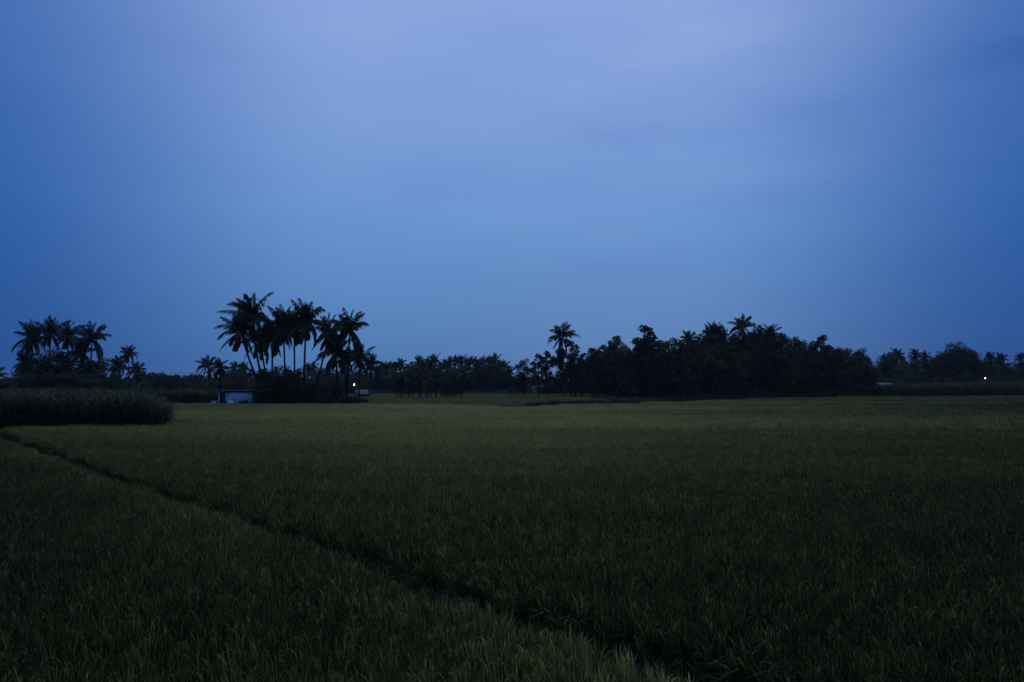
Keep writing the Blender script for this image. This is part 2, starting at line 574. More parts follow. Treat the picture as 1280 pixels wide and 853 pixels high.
def leaf_cloud(mb, centers, radii, n, size, tint=(.5, .2), flat=.5):
    """leaf quads on and in a set of blobs"""
    c = np.asarray(centers)
    r = np.asarray(radii)
    wts = r ** 2 / (r ** 2).sum()
    idx = rng.choice(len(c), n, p=wts)
    d = rng.normal(size=(n, 3))
    d /= np.linalg.norm(d, axis=1)[:, None]
    rad = r[idx] * np.clip(rng.normal(.86, .2, n), .15, 1.25)
    P = c[idx] + d * rad[:, None] * np.array([1, 1, .85])
    U = rng.normal(size=(n, 3))
    U[:, 2] = U[:, 2] * flat - .15
    U /= np.linalg.norm(U, axis=1)[:, None]
    W = rng.normal(size=(n, 3))
    V = np.cross(U, W)
    V /= np.linalg.norm(V, axis=1)[:, None]
    sz = size * rng.uniform(.6, 1.4, n)
    blob_t = rng.normal(0, .2, len(c))[idx]
    t = np.clip(rng.normal(tint[0], tint[1], n) + blob_t, 0, 1)
    mb.quads(P, U * sz[:, None] * .5, V * sz[:, None] * .27, t)


def weed_mesh():
    mb = MB()
    nb = random.randint(4, 7)
    cs = [(random.uniform(-.5, .5), random.uniform(-.4, .4), random.uniform(.1, .45)) for _ in range(nb)]
    leaf_cloud(mb, cs, [random.uniform(.18, .34) for _ in range(nb)], 260, .14)
    for i in range(12):
        rice_blade(mb, (random.uniform(-.5, .5), random.uniform(-.4, .4), 0), random.uniform(0, 2 * PI), abs(random.gauss(.1, .15)), random.uniform(.5, 1.0), .02, random.uniform(.2, .7), random.uniform(.2, 1), 3)
    return mb.mesh('weed', M_WEED)


WEEDS = [weed_mesh() for _ in range(6)]
nw = 2200
t = rng.random(nw)
x = -9 + t * 68
y = far_edge(x) + rng.normal(1.2, 1.0, nw) + np.where(rng.random(nw) < .6, rng.uniform(0, 1, nw) * np.where(x > 14, 45, 3), 0)
hw = rng.random(nw) < .03
x = np.where(hw, rng.uniform(-40, -30.5, nw), x)
y = np.where(hw, rng.uniform(102.2, 103.2, nw), y)
s = rng.uniform(.6, 1.25, nw) * np.where(x < 2, .6, np.where(x > 22, 1.5, 1))
scatter('wild_weeds', np.stack((x, y, np.zeros(nw)), 1), np.stack((np.zeros(nw), np.zeros(nw), rng.uniform(-PI, PI, nw)), 1), np.stack((s, s, s * rng.uniform(.7, 1.2, nw)), 1), WEEDS,
        label='dark low weeds along the far bank of the paddy', cat='weeds')

# ------------------------------------------------------------------ tall cane stands
def cane(h=2.5):
    mb = MB()
    for i in range(7):
        bx, by = random.uniform(-.3, .3), random.uniform(-.3, .3)
        hh_ = h * random.uniform(.62, .85)
        la, lz = random.uniform(0, 2 * PI), random.uniform(0, .12)
        top = np.array([bx + math.cos(la) * lz * hh_, by + math.sin(la) * lz * hh_, hh_])
        mb.tube([(bx, by, 0), tuple((np.array([bx, by, 0]) + top) / 2), tuple(top)], [.016, .014, .01], 4, .35)
        for k in range(9):
            f = random.uniform(.25, 1.0)
            p = np.array([bx, by, 0]) * (1 - f) + top * f
            rice_blade(mb, p, random.uniform(0, 2 * PI), random.uniform(.1, .6), random.uniform(.6, 1.15), random.uniform(.028, .05), min(1, max(0, random.gauss(.45, .22))), random.uniform(.4, 1.9), 4)
    return mb.mesh('cane', M_CANE)


CANES = [cane() for _ in range(7)]


def cane_stand(x0, x1, y0, y1, h, label, front=None, spacing=.55, cut=None, ripe_shade=0.0):
    ax, ay = np.meshgrid(np.arange(x0, x1, spacing), np.arange(y0, y1, spacing))
    ax, ay = ax.ravel() + rng.normal(0, .15, ax.size), ay.ravel() + rng.normal(0, .15, ax.size)
    if front is not None:
        ay = ay + front(ax)
    if cut is not None:
        k_ = cut(ax, ay)
        ax, ay = ax[k_], ay[k_]
    n = len(ax)
    hh = h(ax, ay) / 2.5 * (1 + .09 * wave(ax, ay, 31, .7, .7) + rng.normal(0, .075, n))
    s = rng.uniform(.9, 1.2, n)
    scatter('tall_cane', np.stack((ax, ay, np.zeros(n)), 1), np.stack((rng.normal(0, .05, n), rng.normal(0, .05, n), rng.uniform(-PI, PI, n)), 1), np.stack((s, s, hh), 1), CANES, np.full(n, ripe_shade) + .12 * wave(ax, ay, 32, .4, .4),
            label=label, cat='cane')


cane_stand(-56, cane_x0, 50.3, 74, lambda x, y: (2.16 - .004 * (y - 50) + .08 * (x < -27)) * np.clip(.72 + (-.424 * y - x) / 3.5, .72, 1), 'near stand of tall dark green cane bordering the rice on the left', lambda x: .25 * np.sin(x * .8),
           .5, lambda x, y: x < -.424 * y + .3 * np.sin(y * 1.3) + rng.normal(0, .25, len(x)))
cane_stand(-66, -38.0, 104, 114, lambda x, y: 2.1 + 0 * x, 'farther stand of cane behind a strip of rice beside the white hut', lambda x: .5 * np.sin(x * .4))
cane_stand(68, 128, 163.5, 172, lambda x, y: 2.75 + np.clip((x - 80) / 30, 0, 1) * .5, 'long dark stand of cane bordering the rice on the right', lambda x: (x - 68) * .07, .6, None, .4)

# ------------------------------------------------------------------ trees
def palm_crown(seed, nf=25, L0=3.3, wind=0.0, skirt=5):
    random.seed(seed)
    mb = MB()
    for i in range(nf + skirt):
        u = i / nf
        az = i * 2.39996 + random.gauss(0, .45)
        if i < nf:
            el = math.radians(90 - 125 * u ** 1.1 + random.gauss(0, 9))
            L = L0 * random.uniform(.72, 1.08) * (.78 + .4 * min(1, u * 2.2))
            bend = math.radians(random.uniform(45, 110) * (0.5 + .5 * u))
        else:                                   # old fronds hanging against the trunk
            el = math.radians(random.uniform(-72, -35))
            L = L0 * random.uniform(.75, .95)
            bend = math.radians(25)
        n = 11
        d = np.array([math.cos(az), math.sin(az), 0])
        side = np.array([-math.sin(az), math.cos(az), 0])
        p = np.array([0, 0, .0]) + d * .12
        pts, dirs = [p.copy()], []
        for s in range(n):
            f = s / (n - 1)
            e = max(el - bend * f ** 1.8, math.radians(-86))
            q = d * math.cos(e) + np.array([0, 0, math.sin(e)]) + np.array([-wind * f, 0, 0])
            q = unit(q)
            dirs.append(q)
            p = p + q * L / n
            pts.append(p.copy())
        pts = np.array(pts)
        tint = random.gauss(.42, .14) if i < nf - 4 else random.gauss(.75, .15)
        mb.tube(pts, np.linspace(.055, .012, len(pts)), 4, min(1, tint + .2), cap=False)
        m = 36
        for k in range(m):
            f = .1 + .89 * k / (m - 1)
            fi = f * (len(pts) - 1)
            a = int(min(fi, len(pts) - 2))
            base = pts[a] + (pts[a + 1] - pts[a]) * (fi - a)
            fw = dirs[min(a, n - 1)]
            ll = L0 * .275 * math.sin(PI * (.16 + .80 * f)) ** .7 * random.uniform(.8, 1.15)
            up = unit(np.cross(side, fw))
            if up[2] < 0: up = -up
            for sg in (-1, 1):
                dr = unit(side * sg * .85 + fw * (.55 + .5 * f) + np.array([0, 0, -1]) * random.uniform(.55, 1.35) + np.array([-wind * 1.5, 0, 0]))
                tip = base + dr * ll + np.array([0, 0, -.12 * ll])
                mid = base + dr * ll * .5
                wv = unit(np.cross(dr, up)) * .047
                mb.add([base - wv * .5, base + wv * .5, mid + wv, tip, mid - wv], [(0, 1, 2, 3, 4)], min(1, max(0, tint + random.gauss(0, .08))))
    # flower stalks and nuts near the heart
    for k in range(9):
        a = random.uniform(0, 2 * PI)
        c = np.array([math.cos(a) * .28, math.sin(a) * .28, -.25 - random.random() * .2])
        mb.tube([c + (0, 0, .13), c + (0, 0, .06), c - (0, 0, .06), c - (0, 0, .13)], [.03, .1, .1, .03], 6, .3)
    return mb.mesh('palm_crown', M_PALM)


CROWNS = [palm_crown(100 + i, nf=[20, 18, 23, 21, 18, 22][i], wind=[.05, .22, .42, .12, .2, .3][i], skirt=[3, 4, 5, 3, 2, 6][i]) for i in range(6)]


def palm_trunk(dx, dy, h, r=.17, bow=0.0):
    mb = MB()
    pts, rad = [], []
    n = 16
    for i in range(n + 1):
        f = i / n
        c = f ** 1.15
        pts.append((dx * c + bow * math.sin(PI * f), dy * c, h * f))
        rad.append(r * (1.0 - .38 * f + .55 * max(0, .08 - f) / .08) * (1.03 if i % 2 else .97))
    mb.tube(pts, rad, 9, .5)
    return mb.mesh('palm_trunk', M_PALMBARK, smooth=True)


def palm(px_top, py_top, px_base, d, label, group, crown=0, cs=1.0, r=.17, bow=0.0, name='palm_tree'):
    xb, xt = X_at(px_base, d), X_at(px_top, d)
    h = Z_at(py_top, d)
    t = thing(name, label, 'palm tree', (xb, d, 0), 0, group)
    dy = random.uniform(-.6, .6)
    link('trunk', palm_trunk(xt - xb, dy, h, r, bow), M_PALMBARK, t)
    link('crown', CROWNS[crown % 6], M_PALM, t, (xt - xb, dy, h), (0, 0, random.uniform(-.4, .4) + (crown // 6) * .7), (cs * .94, cs * .94, cs * 1.06))
    return t


random.seed(5)
G1 = 'palms around the white hut'
palm(313, 394, 337, 104, 'tallest coconut palm over the hut, trunk leaning left and crown windswept', G1, 2, 1.06, .17, -.4)
palm(299, 415, 336, 103, 'outermost left leaning palm of the hut clump, long bare bent trunk', G1, 1, 1.0, .16, -.35)
palm(339, 420, 341, 106, 'lower straight palm in the middle of the hut clump', G1, 3, .92, .16)
palm(327, 426, 341, 107, 'half hidden leaning palm between the tallest palm and the middle palm', G1, 4, .9, .15, -.2)
palm(352, 407, 358, 105, 'straight palm with dense round crown, first right of the clump gap', G1, 5, 1.02, .15)
palm(366, 407, 369, 106, 'straight palm touching crowns with the tall slender palm to its right', G1, 9, .88, .14)
palm(382, 401, 379.5, 102, 'tall slender palm with dead fronds hanging down its long bare trunk', G1, 11, 1.0, .16)
palm(411, 417, 388, 106, 'palm leaning right on a slanting trunk beyond the tall slender palm', G1, 7, .92, .15, .2)
palm(438, 412, 434, 104, 'spiky open crowned palm at the right end of the hut clump', G1, 0, .95, .16)
palm(420, 441, 424, 102, 'short shaggy palm below the spiky crowned palm', G1, 10, .9, .17)
palm(431, 448, 433, 108, 'short palm half behind the shaggy palm near the lamp', G1, 3, .7, .15)
palm(449, 448, 449, 130, 'hazy palm rising just behind the lit lamp', G1, 1, .85, .15)
palm(463, 456, 462, 165, 'hazy distant palm right of the lit lamp', G1, 4, .95, .16)
palm(277, 459, 277, 101, 'thin straight young palm in front of the hut left corner', G1, 10, .42, .15)
palm(260, 457, 263, 210, 'small distant palm standing free left of the white hut', G1, 6, 1.0, .16)

G2 = 'palms in the left clump'
palm(37, 421, 41, 130, 'leftmost drooping palm of the clump behind the near cane', G2, 5, 1.0, .16)
palm(63, 416, 62, 131, 'tallest palm of the clump behind the near cane', G2, 1, .92, .16)
palm(85, 420, 82, 133, 'palm with forked looking crown, right of the tallest in the cane clump', G2, 7, .9, .16)
palm(116, 424, 112, 129, 'open crowned palm with wide arching fronds at the clump right side', G2, 0, 1.0, .16)
palm(31, 452, 30, 133, 'low palm poking out at the clump left foot', G2, 3, .85, .15)
palm(100, 440, 99, 136, 'low palm filling the gap beside the open crowned palm', G2, 4, .85, .15)
palm(161, 442, 163, 200, 'slender palm standing above two shorter palms right of the clump', G2, 3, .85, .15)
palm(150, 458, 149, 205, 'bushy short palm left of the slender palm', G2, 8, 1.05, .16)
palm(171, 464, 172, 195, 'short spreading palm right of the slender palm', G2, 9, .95, .16)
palm(181, 473, 181, 260, 'smallest palm at the right foot of the slender palm', G2, 1, .9, .16)
palm(-6, 471, 3, 190, 'palm cut off by the left edge of the picture', G2, 6, 1.0, .16)

G3 = 'palms rising out of the dark grove'
palm(703, 420, 705, 158, 'lone palm with spiky crown above the left end of the grove', G3, 6, 1.0, .17)
palm(928, 409, 927, 156, 'highest palm standing out above the top of the grove', G3, 0, .9, .17)
palm(896, 416, 896, 160, 'round headed palm left of the highest grove palm', G3, 5, .85, .16)
palm(905, 420, 906, 166, 'palm wedged between the round headed and the highest grove palm', G3, 4, .7, .16)
palm(861, 425, 862, 164, 'spiky palm top above the left half of the grove', G3, 3, .8, .16)
palm(963, 418, 962, 168, 'small palm top right of the highest grove palm', G3, 8, .8, .16)
palm(887, 417, 887, 170, 'dark palm just behind the round headed palm', G3, 11, .7, .16)


def tree_proto(seed, H=9.0, W=2.3, cb=2.6, n=3400, leaf=.34, nblob=22, top=1.0):
    random.seed(seed)
    tr = MB()
    bx = random.uniform(-.3, .3)
    spine = [np.array([bx * (k / 6) ** 2 + random.uniform(-.06, .06), random.uniform(-.08, .08), H * .82 * k / 6]) for k in range(7)]
    spine[0][:] = 0
    tr.tube(spine, np.linspace(.15, .03, 7), 7, .5)
    cs, rs = [], []
    for k in range(nblob):
        f = (k + random.random()) / nblob
        zc = cb + (H - cb) * f
        prof = math.sin(PI * (0.14 + .80 * f ** .9)) ** .8
        rr = W * prof * math.sqrt(random.random())
        a = random.uniform(0, 2 * PI)
        c = np.array([math.cos(a) * rr + bx * f, math.sin(a) * rr, zc])
        cs.append(c)
        rs.append(random.uniform(.42, .95) * W / 2.3 * (1.05 if f < .75 else .8))
        if k % 2 == 0:
            s0 = spine[min(6, max(1, int(f * 5)))]
            mid = (s0 + c) / 2 + (0, 0, -.12)
            tr.tube([s0, mid, c], [.05, .035, .012], 5, .5)
    cr = MB()
    leaf_cloud(cr, cs, rs, n, leaf)
    return tr.mesh('tree_trunk', M_BARK, smooth=True), cr.mesh('tree_crown', M_LEAF), H


PROTO = [tree_proto(200, 9, 2.3, 2.6), tree_proto(201, 9.5, 1.9, 2.8, 2900), tree_proto(202, 8.5, 2.7, 2.4, 3800), tree_proto(203, 10, 2.0, 3.2, 3000),
         tree_proto(204, 9, 2.5, 2.2, 3600), tree_proto(205, 9, 1.6, 2.9, 2300), tree_proto(206, 10, 3.0, 2.6, 4400, nblob=30)]
SLIM = [tree_proto(220, 6.5, 1.2, 2.0, 1150, .28, 15), tree_proto(221, 6.8, 1.0, 2.3, 900, .28, 13), tree_proto(222, 6.3, 1.4, 1.8, 1250, .28, 16)]
BIG = [tree_proto(230, 13, 5.2, 3.0, 7500, .45, 44), tree_proto(231, 12, 4.6, 2.6, 6500, .45, 40)]


def broad_tree(px, py_top, d, proto, label, group, wide=1.0, name='broadleaf_tree'):
    tr, cr, H = proto
    h = Z_at(py_top, d)
    s = h / (H * 1.03)
    t = thing(name, label, 'tree', (X_at(px, d), d, 0), random.uniform(0, 6.28), group)
    k = (s * wide, s * wide, s)
    link('trunk', tr, M_BARK, t, scale=(max(.75, s * wide), max(.75, s * wide), s))
    link('crown', cr, M_LEAF, t, scale=k)
    return t


ONES = 'first second third fourth fifth sixth seventh eighth ninth tenth eleventh twelfth thirteenth fourteenth fifteenth sixteenth seventeenth eighteenth nineteenth'.split()
TENS = {20: ('twentieth', 'twenty'), 30: ('thirtieth', 'thirty'), 40: ('fortieth', 'forty'), 50: ('fiftieth', 'fifty')}


def ordinal(n):
    if n < 20: return ONES[n - 1]
    t = n // 10 * 10
    return TENS[t][0] if n % 10 == 0 else TENS[t][1] + '-' + ONES[n % 10 - 1]


random.seed(77)
# the grove: outline of its tops (picture x, y) and the distance of its front row
OUT_X = [640, 655, 668, 680, 697, 715, 725, 735, 752, 767, 782, 808, 822, 840, 855, 870, 885, 905, 918, 940, 955, 980, 995, 1003, 1020, 1028, 1040, 1055, 1075, 1090, 1097]
OUT_Y = [462, 449, 450, 440, 436, 428, 442, 434, 433, 422, 432, 420, 423, 421, 424, 419, 412, 414, 415, 410, 409, 413, 421, 420, 426, 428, 433, 434, 437, 446, 466]
FR_X, FR_D = [640, 700, 760, 820, 860, 930, 1000, 1085, 1100], [163, 156, 150, 140, 132, 144, 154, 166, 168]
outline = lambda px: float(np.interp(px, OUT_X, OUT_Y))
front = lambda px: float(np.interp(px, FR_X, FR_D))
G4 = 'trees of the dark grove'
rows = [('front row', 0, 0, 15.5, 724), ('second row', 7, 1.5, 15.0, 716), ('third row', 14, 3, 15.5, 722), ('back row', 22, 0, 16.5, 728)]
for ri, (rname, off, dn, step, px0) in enumerate(rows):
    px, i = px0, 1
    while px < 1088:
        q = px + random.uniform(-4, 4)
        low = [16, 7, 2, 0][ri] * (1 if q < 1040 else .4)
        yt = min(460, outline(q) + low + random.uniform(-1, 6 + (4 if ri < 2 else 0)))
        broad_tree(q, yt, front(q) + off + random.uniform(-1.5, 1.5), PROTO[random.randrange(7)],
                   '%s leafy tree from the left in the %s of the dark grove' % (ordinal(i), rname), G4, random.uniform(.85, 1.15))
        px += step * random.uniform(.85, 1.15)
        i += 1
# special tops of the grove
broad_tree(655, 449, 158, PROTO[4], 'small round headed tree standing at the left end of the grove', G4, 1.0)
broad_tree(673, 443, 160, PROTO[5], 'thin see-through tree next to the round headed end tree', G4, 1.1)
broad_tree(684, 438, 157, PROTO[3], 'narrow tree on a slim trunk just left of the lone palm', G4, .9)
broad_tree(714, 424, 160, PROTO[1], 'tall narrow leafy tree just right of the lone palm', G4, 1.1)
broad_tree(700, 436, 163, PROTO[0], 'leafy tree wrapped around the trunk of the lone palm', G4, .8)
broad_tree(768, 419, 158, PROTO[3], 'tree with a pointed top between the lone palm and the round topknot tree', G4, .9)
broad_tree(808, 407, 150, PROTO[5], 'tree with a round topknot above the left half of the grove', G4, 1.1)
broad_tree(955, 408, 160, PROTO[6], 'widest dense tree at the crest of the grove', G4, 1.0)
broad_tree(1028, 419, 166, PROTO[5], 'tree with a raised top above the right slope of the grove', G4, .9)
broad_tree(1078, 437, 168, PROTO[2], 'rounded tree closing the right end of the grove', G4, 1.0)

# slim young trees in the middle of the picture
G5 = 'slim young trees in the middle'
sl = [496, 501, 504, 511, 514, 517, 523, 526, 533, 536, 539, 545, 552, 555, 558, 560, 566, 568, 572, 577]
for i, px in enumerate(sl):
    broad_tree(px, 457 + random.uniform(0, 17) + (5 if px < 505 else 0), 148 + random.uniform(-4, 14), SLIM[random.randrange(3)],
               '%s slim young tree from the left in the thin row before the far treeline' % ordinal(i + 1), G5, random.uniform(1.0, 1.5), 'young_tree')

# treeline behind the middle
G6 = 'far treeline behind the slim trees'
MX = [462, 475, 490, 500, 508, 520, 530, 545, 555, 570, 580, 590, 605, 615, 625, 635, 640]
MY = [463, 457, 452, 450, 450, 446, 448, 445, 450, 446, 444, 447, 446, 442, 448, 456, 464]
px, i, j = 466, 1, 1
while px < 638:
    yt = float(np.interp(px, MX, MY))
    if random.random() < .8:
        palm(px, yt + 6 + random.uniform(-1, 4), px + random.uniform(-3, 3), 268 + random.uniform(-8, 8), '%s palm from the left in the hazy treeline behind the slim trees' % ordinal(i), G6, random.randrange(12), random.uniform(.7, .95), .18)
        i += 1
    else:
        broad_tree(px, yt + 5, 270 + random.uniform(-8, 8), random.choice(PROTO), '%s leafy tree from the left in the hazy treeline behind the slim trees' % ordinal(j), G6, 1.2)
        j += 1
    px += random.uniform(5, 8)
for q in range(472, 640, 9):
    broad_tree(q, float(np.interp(q, MX, MY)) + 6 + random.uniform(0, 7), 262 + random.uniform(-3, 3), random.choice(PROTO + BIG),
               '%s low leafy tree from the left along the foot of the hazy treeline' % ordinal((q - 472) // 9 + 1), G6, 1.3)

# treeline on the right behind the cane
G7 = 'far treeline on the right'
RX = [1090, 1100, 1113, 1122, 1132, 1143, 1158, 1168, 1180, 1195, 1205, 1215, 1235, 1250, 1280, 1300]
RY = [452, 446, 441, 438, 444, 437, 440, 446, 438, 431, 433, 441, 443, 445, 443, 442]
px, i, j = 1092, 1, 1
for (q, yq) in ((1106, 451), (1114, 447), (1122, 444), (1144, 443), (1158, 446), (1236, 447), (1252, 449), (1276, 448)):
    palm(q, yq, q + random.uniform(-2, 2), 238 + random.uniform(-5, 5), '%s palm from the left in the treeline behind the right hand cane' % ordinal(i), G7, random.randrange(12), random.uniform(.6, .85), .18)
    i += 1
broad_tree(1196, 431, 240, BIG[0], 'big domed tree standing above the right treeline', G7, .95)
broad_tree(1180, 439, 243, BIG[1], 'rounded tree leaning on the big domed tree from the left', G7, .8)
broad_tree(1212, 438, 242, BIG[1], 'rounded tree leaning on the big domed tree from the right', G7, .8)
px = 1090
while px < 1310:
    broad_tree(px, float(np.interp(px, RX, RY)) + 4 + random.uniform(0, 8), 246 + random.uniform(-6, 8), random.choice(PROTO + BIG),
               '%s dark leafy tree from the left in the treeline behind the right hand cane' % ordinal(j), G7, random.uniform(1.2, 1.6))
    px += random.uniform(7, 11)
    j += 1

# trees behind the hut
G8 = 'treeline behind the hut'
j = 1
for (q, yq, d) in ((240, 473, 300), (252, 468, 290), (264, 462, 280), (277, 457, 275), (290, 456, 280), (303, 457, 275), (316, 459, 280), (330, 460, 278), (345, 462, 280), (360, 462, 275), (376, 461, 280), (390, 458, 275), (404, 458, 280),
                   (418, 459, 275), (432, 460, 280), (446, 461, 275), (460, 462, 280)):
    broad_tree(q, yq + random.uniform(-1, 3), d, random.choice(PROTO + BIG), '%s hazy leafy tree from the left in the treeline behind the white hut' % ordinal(j), G8, 1.35)
    j += 1
for i, (q, yq) in enumerate(((293, 459), (305, 460), (386, 461), (393, 460), (472, 464), (482, 461))):
    palm(q, yq, q, 272 + random.uniform(-6, 6), '%s hazy palm from the left in the treeline behind the white hut' % ordinal(i + 1), G8, random.randrange(12), .8, .17)
# small far palms left of the hut
for i, (q, yq, s_) in enumerate(((200, 473, 1.4), (212, 475, .9), (221, 474, 1.0), (231, 477, .9), (188, 477, 1.1))):
    palm(q, yq, q, 420 + 12 * i, '%s tiny hazy palm from the left on the open horizon left of the hut' % ordinal([2, 3, 4, 5, 1][i]), 'tiny palms on the horizon', random.randrange(12), s_, .2)

# bushes of the left clump and trees around
G9 = 'broadleaf trees in the left clump'
for (q, yq, d, p_, wd, lab) in ((27, 458, 126, PROTO[2], 1.9, 'low wide tree at the left foot of the palm clump behind the cane'),
                                (48, 444, 125, BIG[1], 1.0, 'wide dark tree filling the left half of the palm clump'),
                                (70, 438, 127, BIG[0], .8, 'dark leafy tree in the middle of the palm clump'),
                                (90, 438, 127, PROTO[4], 1.8, 'leafy tree below the forked palm in the clump'),
                                (108, 450, 130, PROTO[6], 1.5, 'leafy tree at the foot of the open crowned palm'),
                                (130, 449, 150, PROTO[2], 1.1, 'flat topped tree at the right end of the palm clump'),
                                (141, 463, 180, PROTO[0], 1.3, 'low tree between the clump and the bushy short palm'),
                                (158, 471, 215, PROTO[4], 1.5, 'low tree under the slender palm'),
                                (8, 474, 200, PROTO[4], 1.4, 'low tree beside the palm cut off by the picture edge')):
    broad_tree(q, yq, d, p_, lab, G9, wd)

# one far wood that closes the horizon
wp = []
for q in np.arange(-150, 1450, 5.5):
    for r_ in range(2):
        d = 520 + random.uniform(0, 60)
        wp.append((X_at(q + random.uniform(-3, 3), d), d, 0))
wp = np.array(wp)
n = len(wp)
s = rng.uniform(.55, .85, n)
scatter('far_woods', wp, np.stack((np.zeros(n), np.zeros(n), rng.uniform(-PI, PI, n)), 1), np.stack((s * 1.5, s * 1.5, s), 1), [p[1] for p in PROTO[:5]],
        label='low hazy wood along the horizon', cat='woods')

# ------------------------------------------------------------------ shrubs
def shrub_proto(seed, W, H, n, leaf=.2):
    random.seed(seed)
    nb = 16
    cs, rs = [], []
    st = MB()
    for k in range(nb):
        a = random.uniform(0, 2 * PI)
        rr = W * math.sqrt(random.random()) * .8
        zc = H * random.uniform(.15, .85) * (1 - .35 * (rr / W) ** 2)
        cs.append(np.array([math.cos(a) * rr, math.sin(a) * rr, zc]))
        rs.append(random.uniform(.2, .36) * min(W, H))
        if k % 2 == 0:
            st.tube([(0, 0, 0), cs[-1] * (.5, .5, .55), cs[-1]], [.04, .03, .01], 5)
    mb = MB()
    leaf_cloud(mb, cs, rs, n, leaf)
    return st.mesh('shrub_stem', M_BARK), mb.mesh('shrub_foliage', M_SHRUB), W, H


SHR = [shrub_proto(301, 1.6, 2.6, 2600), shrub_proto(302, 2.4, 3.2, 3600), shrub_proto(303, 1.2, 2.0, 1600), shrub_proto(304, 2.2, 4.6, 4200, .24)]


def shrub(px, d, p_, wide, high, label, group=None):
    st, fo, W, H = SHR[p_]
    t = thing('shrub', label, 'shrub', (X_at(px, d), d, 0), random.uniform(0, 6), group)
    k = (wide / W, wide / W, high / H)
    link('stem', st, M_BARK, t, scale=k)
    link('foliage', fo, M_SHRUB, t, scale=k)


random.seed(9)
GS = 'shrubs at the feet of the hut palms'
shrub(348, 101, 3, 3.4, 5.9, 'largest dark bush, right beside the white hut under the palms', GS)
shrub(331, 104, 1, 1.9, 5.0, 'bush pressed against the hut lean-to', GS)
shrub(370, 103, 3, 2.8, 4.7, 'rounded bush at the foot of the tall slender palm', GS)
shrub(390, 101, 1, 2.3, 3.4, 'low bush between the slender palm and the leaning palm', GS)
shrub(408, 103, 1, 2.3, 2.9, 'low bush under the short shaggy palm', GS)
shrub(424, 102, 0, 1.7, 1.9, 'low bush just left of the lamp post', GS)
shrub(441, 101, 2, 1.5, 1.6, 'rounded bush at the foot of the lamp post', GS)
shrub(450, 104, 2, 1.1, 1.3, 'small bush right of the lamp post', GS)
shrub(306, 102.5, 2, .6, 1.0, 'small bush growing against the white hut wall', GS)
shrub(283, 102.3, 2, .35, .9, 'tiny bush at the hut left corner', GS)
GL = 'shrubs at the feet of the left clump'
for (q, w, h, lab) in ((22, 3.0, 3.9, 'dark shrub at the left foot of the palm clump, below the low palm'), (44, 3.6, 5.2, 'tall dark shrub under the leftmost drooping palm'),
                       (68, 3.6, 5.8, 'highest dark shrub in the middle of the palm clump'), (92, 3.4, 5.4, 'dark shrub under the forked looking palm'),
                       (114, 3.2, 4.6, 'dark shrub at the right foot of the open crowned palm')):
    shrub(q, 122, 3, w, h, lab, GL)
GB = 'pale bushes under the grove right end'
for i, (q, w, h) in enumerate(((962, .8, 2.0), (978, .6, 1.6), (997, .9, 2.3), (1012, 1.1, 2.4), (1026, .6, 1.9), (1043, .9, 2.4), (1056, .8, 2.2), (1072, 1.0, 2.2), (1084, 1.3, 2.6), (1096, 1.4, 2.7))):
    shrub(q, front(min(q, 1095)) - 3.5, [0, 2][i % 2], w, h, '%s pale bush from the left along the foot of the grove right half' % ordinal(i + 1), GB)
shrub(642, 228, 1, 2.6, 2.5, 'rounded pale bush by the far wall at the grove left end', 'bushes beyond the grass')
shrub(681, 215, 1, 3.0, 2.4, 'pale bush seen between trunks left of the small white house', 'bushes beyond the grass')
shrub(660, 232, 1, 2.4, 1.9, 'low bush behind the small round headed tree', 'bushes beyond the grass')
mb = MB()
for i in range(16):
    rice_blade(mb, (random.uniform(-.06, .06), random.uniform(-.06, .06), 0), random.uniform(0, 6.28), random.uniform(0, .22), random.uniform(.6, .98), .022, random.uniform(.2, .6), random.uniform(.1, .8), 3)
tag(link('tall_weed', mb.mesh('tall_weed', M_WEED), M_WEED, None, (X_at(975, 48), 48, .05)), 'single dark tall weed sticking out of the rice on the right', 'weed')

# undergrowth that closes the view below the far crowns
up = []
for (a, b, d0, d1, st) in ((150, 452, 205, 255, 5), (452, 660, 265, 276, 4), (690, 1105, 196, 206, 5), (1085, 1310, 226, 236, 4)):
    for q in np.arange(a, b, st):
        for k in range(2):
            d = random.uniform(d0, d1)
            up.append((X_at(q + random.uniform(-3, 3), d), d, 0))
up = np.array(up)
n = len(up)
s = rng.uniform(.9, 1.5, n)
scatter('undergrowth', up, np.stack((np.zeros(n), np.zeros(n), rng.uniform(-PI, PI, n)), 1), np.stack((s, s, s * rng.uniform(.7, 1.1, n)), 1), [SHR[1][1], SHR[0][1], SHR[3][1]],
        label='dark undergrowth along the feet of the farther trees', cat='undergrowth')

# ------------------------------------------------------------------ hut
def box_part(name, dims, mat, parent, loc=(0, 0, 0), bev=.015):
    mb = MB()
    mb.box(*dims)
    me = mb.mesh(name, mat)
    o = link(name, me, mat, parent, loc)
    if bev:
        b = o.modifiers.new('bevel', 'BEVEL')
        b.width, b.segments = bev, 2
    return o


